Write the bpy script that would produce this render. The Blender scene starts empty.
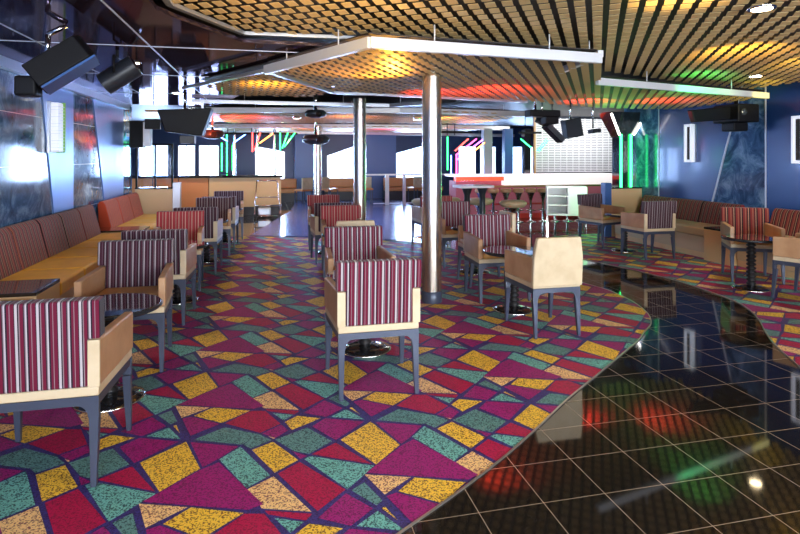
import bpy, math, random
from mathutils import Vector, Matrix
random.seed(7)
PI = math.pi
C = bpy.context.scene.collection
scn = bpy.context.scene

# ---------------------------------------------------------------- camera, world, light, exposure
YAW = math.radians(13.2)
cam_d = bpy.data.cameras.new('camera'); cam = bpy.data.objects.new('camera', cam_d); C.objects.link(cam)
cam.location = (0, 0, 1.55); cam.rotation_euler = (PI/2, 0, -YAW)
cam_d.sensor_width = 36; cam_d.lens = 564/800*36; cam_d.shift_y = -(267-157)/800
cam_d.clip_end = 200; cam_d.clip_start = 0.02
scn.camera = cam
scn.view_settings.view_transform = 'Standard'; scn.view_settings.look = 'None'
scn.view_settings.gamma = 1; scn.view_settings.use_curve_mapping = False
scn.view_settings.exposure = 0.62

w = bpy.data.worlds.new('sky'); scn.world = w; w.use_nodes = True
bg = w.node_tree.nodes['Background']; bg.inputs[0].default_value = (.50, .72, 1, 1); bg.inputs[1].default_value = 6.0

def area(name, loc, rot, sx, sy, energy, col):
    d = bpy.data.lights.new(name, 'AREA'); d.shape = 'RECTANGLE'; d.size = sx; d.size_y = sy
    d.energy = energy; d.color = col
    o = bpy.data.objects.new(name, d); C.objects.link(o); o.location = loc; o.rotation_euler = rot
    return o
# daylight outside the far windows (behind the glass), the aft windows behind the camera and the side windows
area('far_daylight', (3.2, 21.9, 1.5), (PI/2, 0, PI), 16, 2.0, 2600, (.45, .62, 1))
area('aft_daylight', (2.4, -3.1, 1.6), (PI/2, 0, 0), 9, 1.7, 880, (1, .93, .85))
area('side_daylight', (-6.4, 16.4, 1.5), (PI/2, 0, -PI/2), 7, 1.6, 500, (.5, .68, 1))

def spot(name, loc, target, energy, col, size=60, blend=.6, rad=.05):
    d = bpy.data.lights.new(name, 'SPOT'); d.energy = energy; d.color = col; d.spot_size = math.radians(size)
    d.spot_blend = blend; d.shadow_soft_size = rad
    o = bpy.data.objects.new(name, d); C.objects.link(o); o.location = loc
    o.rotation_euler = (Vector(target)-Vector(loc)).to_track_quat('-Z', 'Y').to_euler()
    return o

# ---------------------------------------------------------------- materials
M = {}
def mat(name, col, rough=.5, metal=0, spec=.5, emit=None, es=1.0, noise=None, coat=0, bump=None):
    m = bpy.data.materials.new(name); m.use_nodes = True; nt = m.node_tree; b = nt.nodes['Principled BSDF']
    b.inputs['Base Color'].default_value = (*col, 1); b.inputs['Roughness'].default_value = rough
    b.inputs['Metallic'].default_value = metal; b.inputs['Specular IOR Level'].default_value = spec
    b.inputs['Coat Weight'].default_value = coat; b.inputs['Coat Roughness'].default_value = .05
    if emit: b.inputs['Emission Color'].default_value = (*emit, 1); b.inputs['Emission Strength'].default_value = es
    if noise:     # (scale, second colour, low, high)
        tc = nt.nodes.new('ShaderNodeTexCoord'); n = nt.nodes.new('ShaderNodeTexNoise'); n.inputs['Scale'].default_value = noise[0]
        n.inputs['Detail'].default_value = 4
        r = nt.nodes.new('ShaderNodeValToRGB'); r.color_ramp.elements[0].position = noise[2]; r.color_ramp.elements[1].position = noise[3]
        r.color_ramp.elements[0].color = (*noise[1], 1); r.color_ramp.elements[1].color = (*col, 1)
        nt.links.new(tc.outputs['Object'], n.inputs['Vector']); nt.links.new(n.outputs['Fac'], r.inputs[0]); nt.links.new(r.outputs[0], b.inputs['Base Color'])
    if bump:
        tc = nt.nodes.new('ShaderNodeTexCoord'); n = nt.nodes.new('ShaderNodeTexNoise'); n.inputs['Scale'].default_value = bump[0]
        bp = nt.nodes.new('ShaderNodeBump'); bp.inputs['Strength'].default_value = bump[1]; bp.inputs['Distance'].default_value = .01
        nt.links.new(tc.outputs['Object'], n.inputs['Vector']); nt.links.new(n.outputs['Fac'], bp.inputs['Height']); nt.links.new(bp.outputs[0], b.inputs['Normal'])
    M[name] = m; return m

def lacquer(name, col, gcol, rough, fac):
    m = bpy.data.materials.new(name); m.use_nodes = True; nt = m.node_tree; nt.nodes.clear(); L = nt.links.new; N = nt.nodes.new
    o = N('ShaderNodeOutputMaterial'); d = N('ShaderNodeBsdfDiffuse'); d.inputs[0].default_value = (*col, 1)
    g = N('ShaderNodeBsdfGlossy'); g.inputs[0].default_value = (*gcol, 1); g.inputs['Roughness'].default_value = rough
    tc = N('ShaderNodeTexCoord'); n = N('ShaderNodeTexNoise'); n.inputs['Scale'].default_value = .8; bp = N('ShaderNodeBump'); bp.inputs['Strength'].default_value = .15; bp.inputs['Distance'].default_value = .02
    L(tc.outputs['Object'], n.inputs['Vector']); L(n.outputs['Fac'], bp.inputs['Height']); L(bp.outputs[0], g.inputs['Normal'])
    mx = N('ShaderNodeMixShader'); mx.inputs[0].default_value = fac; L(d.outputs[0], mx.inputs[1]); L(g.outputs[0], mx.inputs[2]); L(mx.outputs[0], o.inputs[0])
    M[name] = m
def stripes(name, period, stops, rough=.75):
    m = bpy.data.materials.new(name); m.use_nodes = True; nt = m.node_tree; b = nt.nodes['Principled BSDF']
    tc = nt.nodes.new('ShaderNodeTexCoord'); sp = nt.nodes.new('ShaderNodeSeparateXYZ')
    a = nt.nodes.new('ShaderNodeMath'); a.operation = 'DIVIDE'; a.inputs[1].default_value = period
    f = nt.nodes.new('ShaderNodeMath'); f.operation = 'FRACT'
    r = nt.nodes.new('ShaderNodeValToRGB'); cr = r.color_ramp; cr.interpolation = 'CONSTANT'
    while len(cr.elements) < len(stops): cr.elements.new(.5)
    for e, (p, c) in zip(cr.elements, stops): e.position = p; e.color = (*c, 1)
    L = nt.links.new
    L(tc.outputs['Object'], sp.inputs[0]); L(sp.outputs['X'], a.inputs[0]); L(a.outputs[0], f.inputs[0]); L(f.outputs[0], r.inputs[0])
    L(r.outputs[0], b.inputs['Base Color']); b.inputs['Roughness'].default_value = rough; b.inputs['Specular IOR Level'].default_value = .25
    b.inputs['Sheen Weight'].default_value = .15
    n = nt.nodes.new('ShaderNodeTexNoise'); n.inputs['Scale'].default_value = 260
    bp = nt.nodes.new('ShaderNodeBump'); bp.inputs['Strength'].default_value = .25; bp.inputs['Distance'].default_value = .003
    L(tc.outputs['Object'], n.inputs['Vector']); L(n.outputs['Fac'], bp.inputs['Height']); L(bp.outputs[0], b.inputs['Normal'])
    M[name] = m; return m
def pal(base, light, grey, dark):
    return [(0, base), (.11, dark), (.15, light), (.27, dark), (.33, grey), (.38, base), (.54, dark), (.59, grey), (.64, light), (.71, dark), (.79, base), (.90, grey), (.94, base)]
stripes('stripe_maroon', .088, pal((.15, .005, .03), (.52, .47, .49), (.26, .19, .21), (.022, .010, .024)))
stripes('stripe_plum', .082, pal((.055, .008, .022), (.36, .30, .32), (.13, .09, .11), (.012, .008, .014)))  # chair stripes in a darker cast; lighting put into the colour
stripes('stripe_red', .075, pal((.33, .018, .035), (.60, .34, .28), (.35, .10, .09), (.16, .02, .03)))  # same chair stripes in a redder cast, also lighting put into the colour
stripes('stripe_orange', .10, [(0, (.50, .06, .02)), (.35, (.10, .015, .015)), (.48, (.70, .26, .10)), (.60, (.12, .015, .015)), (.70, (.48, .06, .02)), (.86, (.55, .14, .05))])
stripes('stripe_bench', .085, [(0, (.21, .022, .02)), (.30, (.025, .01, .012)), (.50, (.46, .26, .16)), (.60, (.03, .01, .012)), (.74, (.20, .025, .02)), (.90, (.34, .13, .08))])

mat('cream', (.72, .58, .38), .42, noise=(9, (.64, .50, .31), .35, .6))
mat('tan_leather', (.62, .36, .19), .38, noise=(7, (.52, .28, .14), .35, .65))
mat('seat_orange', (.60, .31, .09), .4)
mat('bench_yellow', (.80, .42, .05), .38, noise=(5, (.70, .35, .04), .35, .6))
mat('bench_beige', (.60, .44, .25), .45)
mat('leg_paint', (.065, .08, .125), .3, .2)
mat('black_gloss', (.012, .012, .014), .06, 0, .6, coat=1)
mat('black_rubber', (.014, .014, .016), .4)
mat('black_matt', (.008, .008, .010), .5, 0, .2)
mat('dark_body', (.02, .024, .032), .35)
mat('blue_panel', (.05, .13, .36), .3)
mat('chrome', (.75, .74, .72), .14, 1)
mat('brass_chrome', (.92, .84, .72), .27, 1)
mat('white_metal', (.72, .73, .76), .3, .15)
mat('white', (.85, .85, .86), .4)
mat('alu', (.55, .58, .64), .3, .7)
mat('laminate_beige', (.74, .49, .24), .4)
mat('laminate_orange', (.72, .27, .09), .4)
mat('dark_plinth', (.02, .018, .02), .35)
mat('ceiling_gloss', (.028, .020, .030), .05, 0, .3, bump=(.6, .05))
lacquer('ceiling_gloss', (.03, .02, .03), (.42, .36, .46), .06, .30)
mat('ceiling_dark', (.03, .026, .028), .5)
mat('mesh_gold', (.62, .44, .20), .42, .15)
mat('mesh_tray', (.02, .014, .010), .6)
mat('blue_wall', (.012, .055, .22), .25, .1, coat=.3)
mat('blue_metal', (.17, .29, .60), .32, .45, bump=(1.5, .1))
mat('navy_wall', (.02, .05, .15), .35)
mat('seam', (.62, .68, .80), .35, .1)
mat('edge_trim', (.55, .50, .45), .3, .8)
mat('wood_trim', (.55, .30, .12), .4)
mat('green_edge', (.25, .55, .08), .4)
mat('screen_glass', (.05, .06, .08), .05, 0, .8)
for n, c, s in (('red', (1, .05, .04), 7), ('green', (.03, 1, .18), 6), ('blue', (.12, .28, 1), 8), ('orange', (1, .28, .05), 7), ('purple', (.55, .08, 1), 7), ('white', (1, .95, .9), 6), ('magenta', (1, .06, .28), 7)):
    mat('neon_'+n, c, .4, emit=c, es=s)
mat('downlight_glow', (1, .8, .5), .4, emit=(1, .78, .45), es=25)
mat('sconce_glow', (.9, .9, .95), .4, emit=(.75, .82, 1), es=.35)
mat('pink_lit_front', (.30, .08, .12), .25, emit=(1, .3, .40), es=.08)  # pink light on the bar front put in as faint emission
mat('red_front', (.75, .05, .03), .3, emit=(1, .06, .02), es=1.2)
mat('red_dim', (.6, .03, .03), .4)
mat('dance_floor', (.13, .14, .34), .22, 0, .6)
mat('bar_top_lit', (.85, .82, .85), .25, emit=(1, .85, .9), es=.6)  # lit look of the bar top put in as emission

# veined blue marble
def marble():
    m = bpy.data.materials.new('marble_blue'); m.use_nodes = True; nt = m.node_tree; b = nt.nodes['Principled BSDF']; L = nt.links.new
    tc = nt.nodes.new('ShaderNodeTexCoord'); n = nt.nodes.new('ShaderNodeTexNoise'); n.inputs['Scale'].default_value = 3.2; n.inputs['Detail'].default_value = 9; n.inputs['Roughness'].default_value = .68; n.inputs['Distortion'].default_value = 1.3
    r = nt.nodes.new('ShaderNodeValToRGB'); e = r.color_ramp.elements; e[0].position = .35; e[0].color = (.014, .045, .12, 1); e[1].position = .68; e[1].color = (.22, .38, .62, 1)
    x = e.new(.5); x.color = (.05, .13, .28, 1)
    L(tc.outputs['Object'], n.inputs['Vector']); L(n.outputs['Fac'], r.inputs[0]); L(r.outputs[0], b.inputs['Base Color'])
    b.inputs['Roughness'].default_value = .10; b.inputs['Specular IOR Level'].default_value = .4; b.inputs['Coat Weight'].default_value = .08; b.inputs['Coat Roughness'].default_value = .04
    M['marble'] = m
marble()
# polished black granite tiles with pale joints
def granite():
    m = bpy.data.materials.new('granite_tiles'); m.use_nodes = True; nt = m.node_tree; b = nt.nodes['Principled BSDF']; L = nt.links.new; N = nt.nodes.new
    tc = N('ShaderNodeTexCoord'); sp = N('ShaderNodeSeparateXYZ'); L(tc.outputs['Object'], sp.inputs[0])
    outs = []
    for ax, off in (('X', 1.82), ('Y', 2.93)):
        a = N('ShaderNodeMath'); a.operation = 'SUBTRACT'; a.inputs[1].default_value = off; L(sp.outputs[ax], a.inputs[0])
        d = N('ShaderNodeMath'); d.operation = 'DIVIDE'; d.inputs[1].default_value = .308; L(a.outputs[0], d.inputs[0])
        d2 = N('ShaderNodeMath'); d2.operation = 'ADD'; d2.inputs[1].default_value = .5; L(d.outputs[0], d2.inputs[0])
        f = N('ShaderNodeMath'); f.operation = 'FRACT'; L(d2.outputs[0], f.inputs[0])
        s = N('ShaderNodeMath'); s.operation = 'SUBTRACT'; s.inputs[1].default_value = .5; L(f.outputs[0], s.inputs[0])
        ab = N('ShaderNodeMath'); ab.operation = 'ABSOLUTE'; L(s.outputs[0], ab.inputs[0])
        lt = N('ShaderNodeMath'); lt.operation = 'LESS_THAN'; lt.inputs[1].default_value = .0055; L(ab.outputs[0], lt.inputs[0]); outs.append(lt)
    mx = N('ShaderNodeMath'); mx.operation = 'MAXIMUM'; L(outs[0].outputs[0], mx.inputs[0]); L(outs[1].outputs[0], mx.inputs[1])
    n = N('ShaderNodeTexNoise'); n.inputs['Scale'].default_value = 220; n.inputs['Detail'].default_value = 2; L(tc.outputs['Object'], n.inputs['Vector'])
    r = N('ShaderNodeValToRGB'); e = r.color_ramp.elements; e[0].position = .52; e[0].color = (.006, .005, .0045, 1); e[1].position = .74; e[1].color = (.075, .058, .045, 1)
    L(n.outputs['Fac'], r.inputs[0])
    mixc = N('ShaderNodeMixRGB'); L(mx.outputs[0], mixc.inputs[0]); L(r.outputs[0], mixc.inputs[1]); mixc.inputs[2].default_value = (.40, .30, .21, 1)
    L(mixc.outputs[0], b.inputs['Base Color'])
    rr = N('ShaderNodeMath'); rr.operation = 'MULTIPLY_ADD'; rr.inputs[1].default_value = .5; rr.inputs[2].default_value = .05; L(mx.outputs[0], rr.inputs[0]); L(rr.outputs[0], b.inputs['Roughness'])
    b.inputs['Specular IOR Level'].default_value = .62
    M['granite'] = m
granite()
# carpet colours with dark flecks
def carpet_mat(name, col, fleck, amt, scale=130):
    m = bpy.data.materials.new(name); m.use_nodes = True; nt = m.node_tree; b = nt.nodes['Principled BSDF']; L = nt.links.new; N = nt.nodes.new
    tc = N('ShaderNodeTexCoord'); n = N('ShaderNodeTexNoise'); n.inputs['Scale'].default_value = scale; n.inputs['Detail'].default_value = 2
    r = N('ShaderNodeValToRGB'); e = r.color_ramp.elements; e[0].position = amt; e[0].color = (*fleck, 1); e[1].position = amt+.05; e[1].color = (*col, 1)
    L(tc.outputs['Object'], n.inputs['Vector']); L(n.outputs['Fac'], r.inputs[0])
    n2 = N('ShaderNodeTexNoise'); n2.inputs['Scale'].default_value = 400; L(tc.outputs['Object'], n2.inputs['Vector'])
    L(r.outputs[0], b.inputs['Base Color']); b.inputs['Roughness'].default_value = .5; b.inputs['Specular IOR Level'].default_value = .42
    bp = N('ShaderNodeBump'); bp.inputs['Strength'].default_value = .4; bp.inputs['Distance'].default_value = .004; L(n2.outputs['Fac'], bp.inputs['Height']); L(bp.outputs[0], b.inputs['Normal'])
    M[name] = m
carpet_mat('c_navy', (.05, .04, .22), (.03, .015, .09), .45)
carpet_mat('c_mag', (0.377, 0.009, 0.182), (.16, .008, .085), .44)
carpet_mat('c_red', (0.494, 0.005, 0.072), (.24, .008, .04), .44)
carpet_mat('c_gold', (0.950, 0.598, 0.058), (.20, .08, .02), .43)
carpet_mat('c_tan', (0.950, 0.624, 0.260), (.24, .07, .07), .43)
carpet_mat('c_teal', (0.182, 0.520, 0.455), (.03, .09, .10), .44)
carpet_mat('c_grey', (0.130, 0.305, 0.286), (.03, .08, .09), .44)

def thin_glass():
    m = bpy.data.materials.new('glass'); m.use_nodes = True; nt = m.node_tree; nt.nodes.clear(); L = nt.links.new; N = nt.nodes.new
    o = N('ShaderNodeOutputMaterial'); t = N('ShaderNodeBsdfTransparent'); t.inputs[0].default_value = (.93, .96, 1, 1)
    g = N('ShaderNodeBsdfGlossy'); g.inputs['Roughness'].default_value = .02; fr = N('ShaderNodeFresnel'); fr.inputs[0].default_value = 1.5
    mx = N('ShaderNodeMixShader'); L(fr.outputs[0], mx.inputs[0]); L(t.outputs[0], mx.inputs[1]); L(g.outputs[0], mx.inputs[2]); L(mx.outputs[0], o.inputs[0])
    M['glass'] = m
thin_glass()

# ---------------------------------------------------------------- mesh helpers
class MB:
    def __init__(s): s.v = []; s.f = []; s.mi = []; s.sm = []
    def add(s, verts, faces, mi=0, smooth=False):
        o = len(s.v); s.v += [tuple(v) for v in verts]
        for f in faces: s.f.append(tuple(i+o for i in f)); s.mi.append(mi); s.sm.append(smooth)
        return s
    def box(s, x0, x1, y0, y1, z0, z1, mi=0):
        return s.hexa([(x0, y0), (x1, y0), (x1, y1), (x0, y1)], z0, z1, mi)
    def hexa(s, q, z0, z1, mi=0):      # plan polygon extruded up
        n = len(q); v = [(x, y, z0) for x, y in q]+[(x, y, z1) for x, y in q]
        f = [tuple(range(n))[::-1], tuple(range(n, 2*n))]+[(i, (i+1) % n, n+(i+1) % n, n+i) for i in range(n)]
        return s.add(v, f, mi)
    def loft(s, a, b, mi=0, smooth=False):          # two rings of points
        n = len(a); return s.add(list(a)+list(b), [tuple(range(n))[::-1], tuple(range(n, 2*n))]+[(i, (i+1) % n, n+(i+1) % n, n+i) for i in range(n)], mi, smooth)
    def bar(s, p, q, w, h=None, mi=0, up=(0, 0, 1)):
        h = h or w; p = Vector(p); q = Vector(q); d = (q-p).normalized(); u = Vector(up)
        if abs(d.dot(u)) > .95: u = Vector((1, 0, 0))
        r = d.cross(u).normalized(); u = r.cross(d)
        c = [r*(-w/2)+u*(-h/2), r*(w/2)+u*(-h/2), r*(w/2)+u*(h/2), r*(-w/2)+u*(h/2)]
        return s.loft([p+k for k in c], [q+k for k in c], mi)
    def tube(s, p, q, r, n=12, mi=0, r2=None):
        p = Vector(p); q = Vector(q); d = (q-p).normalized(); u = Vector((0, 0, 1)) if abs(d.z) < .9 else Vector((1, 0, 0))
        a = d.cross(u).normalized(); b = d.cross(a); r2 = r if r2 is None else r2
        A = [p+(a*math.cos(t)+b*math.sin(t))*r for t in [2*PI*i/n for i in range(n)]]
        B = [q+(a*math.cos(t)+b*math.sin(t))*r2 for t in [2*PI*i/n for i in range(n)]]
        o = len(s.v); s.loft(A, B, mi, False)
        for k in range(len(s.f)-n, len(s.f)): s.sm[k] = True
        return s
    def path(s, pts, r, n=8, mi=0):
        for a, b in zip(pts, pts[1:]): s.tube(a, b, r, n, mi)
        return s
    def lathe(s, prof, n=32, cx=0, cy=0, mi=0, smooth=True):
        v = []; f = []
        for r, z in prof:
            for i in range(n): t = 2*PI*i/n; v.append((cx+r*math.cos(t), cy+r*math.sin(t), z))
        for k in range(len(prof)-1):
            for i in range(n): j = (i+1) % n; f.append((k*n+i, k*n+j, (k+1)*n+j, (k+1)*n+i))
        s.add(v, f, mi, smooth)
        return s.add([v[i] for i in range(n)], [tuple(range(n))[::-1]], mi).add([v[-n+i] for i in range(n)], [tuple(range(n))], mi)
    def rotz(s, a, c=(0, 0)):
        ca, sa = math.cos(a), math.sin(a)
        s.v = [(c[0]+(x-c[0])*ca-(y-c[1])*sa, c[1]+(x-c[0])*sa+(y-c[1])*ca, z) for x, y, z in s.v]; return s
    def build(s, name, mats, parent=None, bevel=0, seg=2):
        me = bpy.data.meshes.new(name); me.from_pydata(s.v, [], s.f)
        if not isinstance(mats, (list, tuple)): mats = [mats]
        for m in mats: me.materials.append(M[m])
        for p, mi, sm in zip(me.polygons, s.mi, s.sm): p.material_index = mi; p.use_smooth = sm
        me.update()
        o = bpy.data.objects.new(name, me); C.objects.link(o)
        if parent: o.parent = parent
        if bevel:
            b = o.modifiers.new('bevel', 'BEVEL'); b.width = bevel; b.segments = seg; b.limit_method = 'ANGLE'; b.angle_limit = math.radians(40)
            for p in me.polygons: p.use_smooth = True
            b.harden_normals = True
        return o
def tag(o, label, cat, group=None, kind=None):
    o['label'] = label; o['category'] = cat
    if group: o['group'] = group
    if kind: o['kind'] = kind
    return o
def struct(o): o['kind'] = 'structure'; return o
def thing(name, loc, rz=0, label=None, cat=None, group=None):
    o = bpy.data.objects.new(name, None); C.objects.link(o); o.location = loc; o.rotation_euler = (0, 0, rz); o.empty_display_size = .1
    if label: tag(o, label, cat, group)
    return o
def clone(root, loc, rz, label=None, swap=None):
    r = root.copy(); C.objects.link(r); r.location = loc; r.rotation_euler = (0, 0, rz)
    if label: r['label'] = label
    for ch in [c for c in list(root.children)]:
        c = ch.copy(); C.objects.link(c); c.parent = r
        for g in list(ch.children):
            d = g.copy(); C.objects.link(d); d.parent = c
    return r

# ---------------------------------------------------------------- floor and carpets
XL, XR, YB, YF = -2.52, 7.22, -2.6, 21.2
struct(MB().add([(-6.2, YB, 0), (13, YB, 0), (13, YF+.3, 0), (-6.2, YF+.3, 0)], [(0, 1, 2, 3)]).build('floor', 'granite'))

CELL = 1.0185; OX, OY = -.49, 3.05
PAT = [('gold', [(.06, .206), (-.146, .029), (.001, -.265), (.168, -.098)]),
('mag', [(.07, .196), (.34, .083), (.237, -.035), (.168, -.098)]),
('grey', [(.08, .206), (.247, .324), (.463, .177), (.348, .088)]),
('grey', [(.345, .094), (.442, .187), (.511, .108), (.393, .035)]),
('tan', [(.452, .187), (.53, .128), (.511, .108)]),
('mag', [(-.558, .196), (-.44, .285), (-.401, .196), (-.48, .118)]),
('red', [(.236, .363), (.383, .501), (.471, .481), (.56, .285), (.442, .196)]),
('gold', [(-.489, -.226), (-.362, -.128), (-.489, .098), (-.607, .029)]),
('teal', [(.383, -.324), (.501, -.236), (.344, .085), (.236, -.029)]),
('tan', [(-.489, -.236), (-.617, -.324), (-.548, -.491), (-.323, -.569)]),
('red', [(-.313, -.569), (-.165, -.432), (-.362, -.137), (-.48, -.226)]),
('red', [(-.548, .509), (-.323, .431), (-.362, .381), (-.519, .46)]),
('teal', [(-.509, .452), (-.362, .383), (-.431, .314)]),
('gold', [(-.431, .304), (-.352, .373), (-.205, .304), (-.391, .187)]),
('grey', [(-.489, .108), (-.303, .216), (-.175, .02), (-.313, -.088), (-.391, -.039)]),
('mag', [(-.411, -.01), (-.313, -.098), (-.362, -.128)]),
('mag', [(-.283, .216), (-.195, .304), (.031, .206), (-.165, .02)]),
('mag', [(-.323, .393), (-.175, .55), (-.067, .403), (-.185, .304)]),
('teal', [(.041, .216), (-.057, .393), (-.175, .304)]),
('gold', [(.041, .226), (-.018, .412), (-.048, .403)]),
('red', [(.001, -.265), (-.165, .01), (-.313, -.088)]),
('teal', [(-.165, -.442), (.001, -.265), (-.303, -.098), (-.352, -.118)]),
('grey', [(-.057, -.589), (-.018, -.55), (-.077, -.383), (-.156, -.442)]),
('tan', [(-.01, -.519), (.157, -.401), (-.079, -.318)]),
('gold', [(.226, .363), (.393, .501), (.157, .599), (.049, .501)]),
('mag', [(.069, .245), (.226, .363), (.049, .501), (-.01, .481)]),
('mag', [(.168, -.098), (-.07, -.32), (.40, -.49), (.47, -.46), (.247, -.049)])]
MI = {'gold': 1, 'mag': 2, 'red': 3, 'tan': 4, 'teal': 5, 'grey': 6}
def inset(q, d):
    n = len(q); A = sum(q[i][0]*q[(i+1) % n][1]-q[(i+1) % n][0]*q[i][1] for i in range(n))
    if A < 0: q = q[::-1]
    r = list(q)
    for i in range(n):
        ax, ay = q[i]; bx, by = q[(i+1) % n]; l = math.hypot(bx-ax, by-ay); nx, ny = -(by-ay)/l, (bx-ax)/l
        r = clip(r, nx, ny, nx*ax+ny*ay+d)
        if len(r) < 3: return None
    return r
def clip(poly, nx, ny, c):
    out = []; n = len(poly)
    for i in range(n):
        p = poly[i]; q = poly[(i+1) % n]; a = nx*p[0]+ny*p[1]-c; b = nx*q[0]+ny*q[1]-c
        if a >= 0: out.append(p)
        if (a >= 0) != (b >= 0):
            t = a/(a-b); out.append((p[0]+(q[0]-p[0])*t, p[1]+(q[1]-p[1])*t))
    return out
def smooth_line(pts, n=4):
    out = []
    for i in range(len(pts)-1):
        p0 = pts[max(i-1, 0)]; p1 = pts[i]; p2 = pts[i+1]; p3 = pts[min(i+2, len(pts)-1)]
        for k in range(n):
            t = k/n
            out.append(tuple(.5*((2*p1[j])+(-p0[j]+p2[j])*t+(2*p0[j]-5*p1[j]+4*p2[j]-p3[j])*t*t+(-p0[j]+3*p1[j]-3*p2[j]+p3[j])*t**3) for j in (0, 1)))
    return out+[pts[-1]]
INSET = [(n, inset(q, .0065/CELL)) for n, q in PAT]
def make_carpet(curve, rest, label):
    line = smooth_line(curve); region = line+rest
    mb = MB(); mb.add([(x, y, .0025) for x, y in region], [tuple(range(len(region)))], 0)
    xs = [p[0] for p in region]; ys = [p[1] for p in region]
    for i in range(int((min(xs)-OX)/CELL)-2, int((max(xs)-OX)/CELL)+3):
        for j in range(int((min(ys)-OY)/CELL)-2, int((max(ys)-OY)/CELL)+3):
            for kq, (nme, q) in enumerate(INSET):
                if not q: continue
                t = [(OX+(x+i)*CELL, OY+(y+j)*CELL) for x, y in q]
                if max(p[0] for p in t) < min(xs) or min(p[0] for p in t) > max(xs): continue
                r = region
                for k in range(len(t)):
                    a = t[k]; b = t[(k+1) % len(t)]; l = math.hypot(b[0]-a[0], b[1]-a[1])
                    if l < 1e-6: continue
                    nx, ny = -(b[1]-a[1])/l, (b[0]-a[0])/l
                    r = clip(r, nx, ny, nx*a[0]+ny*a[1])
                    if len(r) < 3: break
                if len(r) >= 3:
                    mb.add([(x, y, .0032+kq*.00003) for x, y in r], [tuple(range(len(r)))], MI[nme])
    o = mb.build('carpet', ['c_navy', 'c_gold', 'c_mag', 'c_red', 'c_tan', 'c_teal', 'c_grey'])
    tag(o, label, 'carpet')
    e = MB()
    for a, b in zip(line, line[1:]): e.bar((*a, .004), (*b, .004), .008, .008)
    e.build('metal_edge', 'edge_trim', o)
    return o
LC = [(-2.5, .45), (-1.4, 1.05), (-.4, 1.66), (.53, 2.26), (.85, 2.47), (1.16, 2.69), (1.49, 2.95), (1.86, 3.26), (2.33, 3.62), (2.82, 4.0), (3.04, 4.17), (3.25, 4.37), (3.45, 4.55),
      (3.6, 4.76), (3.71, 5.0), (3.8, 5.3), (3.85, 5.7), (3.83, 5.98), (3.7, 6.5), (3.4, 7.3), (3.15, 8.2), (3.0, 9.2), (2.6, 9.95), (1.9, 10.35), (.79, 10.9), (-.53, 11.4), (-2.5, 11.8)]
make_carpet(LC, [], 'carpet of magenta, gold and teal patches under the left and middle tables')
RC = [(2.3, -.5), (2.55, .6), (2.95, 1.7), (3.45, 2.7), (3.82, 3.38), (4.06, 3.8), (4.29, 4.12), (4.53, 4.42), (4.69, 4.65), (4.83, 4.91), (4.90, 5.16), (4.95, 5.5), (4.97, 5.96), (4.93, 6.5),
      (4.83, 6.97), (4.73, 7.36), (4.65, 7.75), (4.65, 8.4), (4.85, 9.1), (5.2, 9.8), (5.8, 10.1), (7.2, 10.15)]
make_carpet(RC, [(7.2, -.5)], 'carpet of magenta, gold and teal patches beside the right wall')

tag(MB().hexa([(-.35, 11.5), (.79, 11.05), (1.9, 10.5), (2.6, 10.12), (3.15, 9.6), (4.2, 11.5), (4.4, 14), (4.6, 20.4), (1, 20.4), (.62, 16.4)], .001, .005).build('dance_floor', 'dance_floor'), 'pale blue polished dance floor between the bars', 'dance floor')
# ---------------------------------------------------------------- walls
def wall_yz(x, polys, base, y0, y1, z1, side, thick=.12):
    """wall along y at x; polys are (material index, [(y, z)...]) slabs standing 6 mm proud; side = +1 if room is to +x"""
    mb = MB(); xo = x-side*thick
    mb.box(min(x, xo), max(x, xo), y0, y1, 0, z1, 0)
    for k, (mi, q, d) in enumerate(polys):
        a = [(x+side*.0005, y, z) for y, z in q]; b = [(x+side*d, y, z) for y, z in q]
        mb.loft(a, b, mi)
    return mb
ZT = 2.5
# left wall: marble and brushed metal, slanted joints
LP = [(2, [(-2.6, 0), (5.95, 0), (5.95, ZT), (-2.6, ZT)], .02), (1, [(6.0, 0), (7.75, 0), (7.10, ZT), (6.0, ZT)], .008), (2, [(7.78, 0), (8.25, 0), (8.25, ZT), (7.13, ZT)], .02),
      (1, [(8.28, 0), (10.0, 0), (9.05, ZT), (8.28, ZT)], .008), (2, [(10.03, 0), (10.9, 0), (10.9, ZT), (9.08, ZT)], .02), (1, [(10.92, 0), (11.6, 0), (11.6, ZT), (10.92, ZT)], .008)]
wm = wall_yz(XL, LP, 0, YB, 11.6, 2.75, 1)
for z in (.85, 1.45, 2.0):
    for y0, y1 in ((6.0, 7.1+(2.5-z)*.26), (8.28, 9.05+(2.5-z)*.38)): wm.box(XL+.008, XL+.0095, y0, y1, z-.003, z+.003, 0)
struct(wm.build('wall_left', ['seam', 'marble', 'blue_metal']))
# right wall: marble, plain blue, marble, blue with bright joints
RP = [(1, [(9.28, 0), (10.35, 0), (10.35, 2.75), (9.28, 2.75)], .01), (2, [(8.23, 0), (9.25, 0), (9.25, 2.75), (7.33, 2.75)], .02), (1, [(6.93, 0), (8.20, 0), (7.30, 2.75), (6.93, 2.75)], .01),
      (2, [(4.9, 0), (6.90, 0), (6.90, 2.75), (5.6, 2.75)], .02), (1, [(3.4, 0), (4.87, 0), (5.57, 2.75), (3.4, 2.75)], .01), (2, [(-2.6, 0), (3.37, 0), (3.37, 2.75), (-2.6, 2.75)], .02)]
struct(wall_yz(XR, RP, 0, YB, 10.35, 2.75, -1).bar((XR-.021, 9.265, 0), (XR-.021, 9.265, 2.75), .016, .014).bar((XR-.021, 8.215, 0), (XR-.021, 7.315, 2.75), .016, .014).bar((XR-.021, 6.915, 0), (XR-.021, 6.915, 2.75), .016, .014).build('wall_right', ['seam', 'marble', 'blue_wall']))

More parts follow.
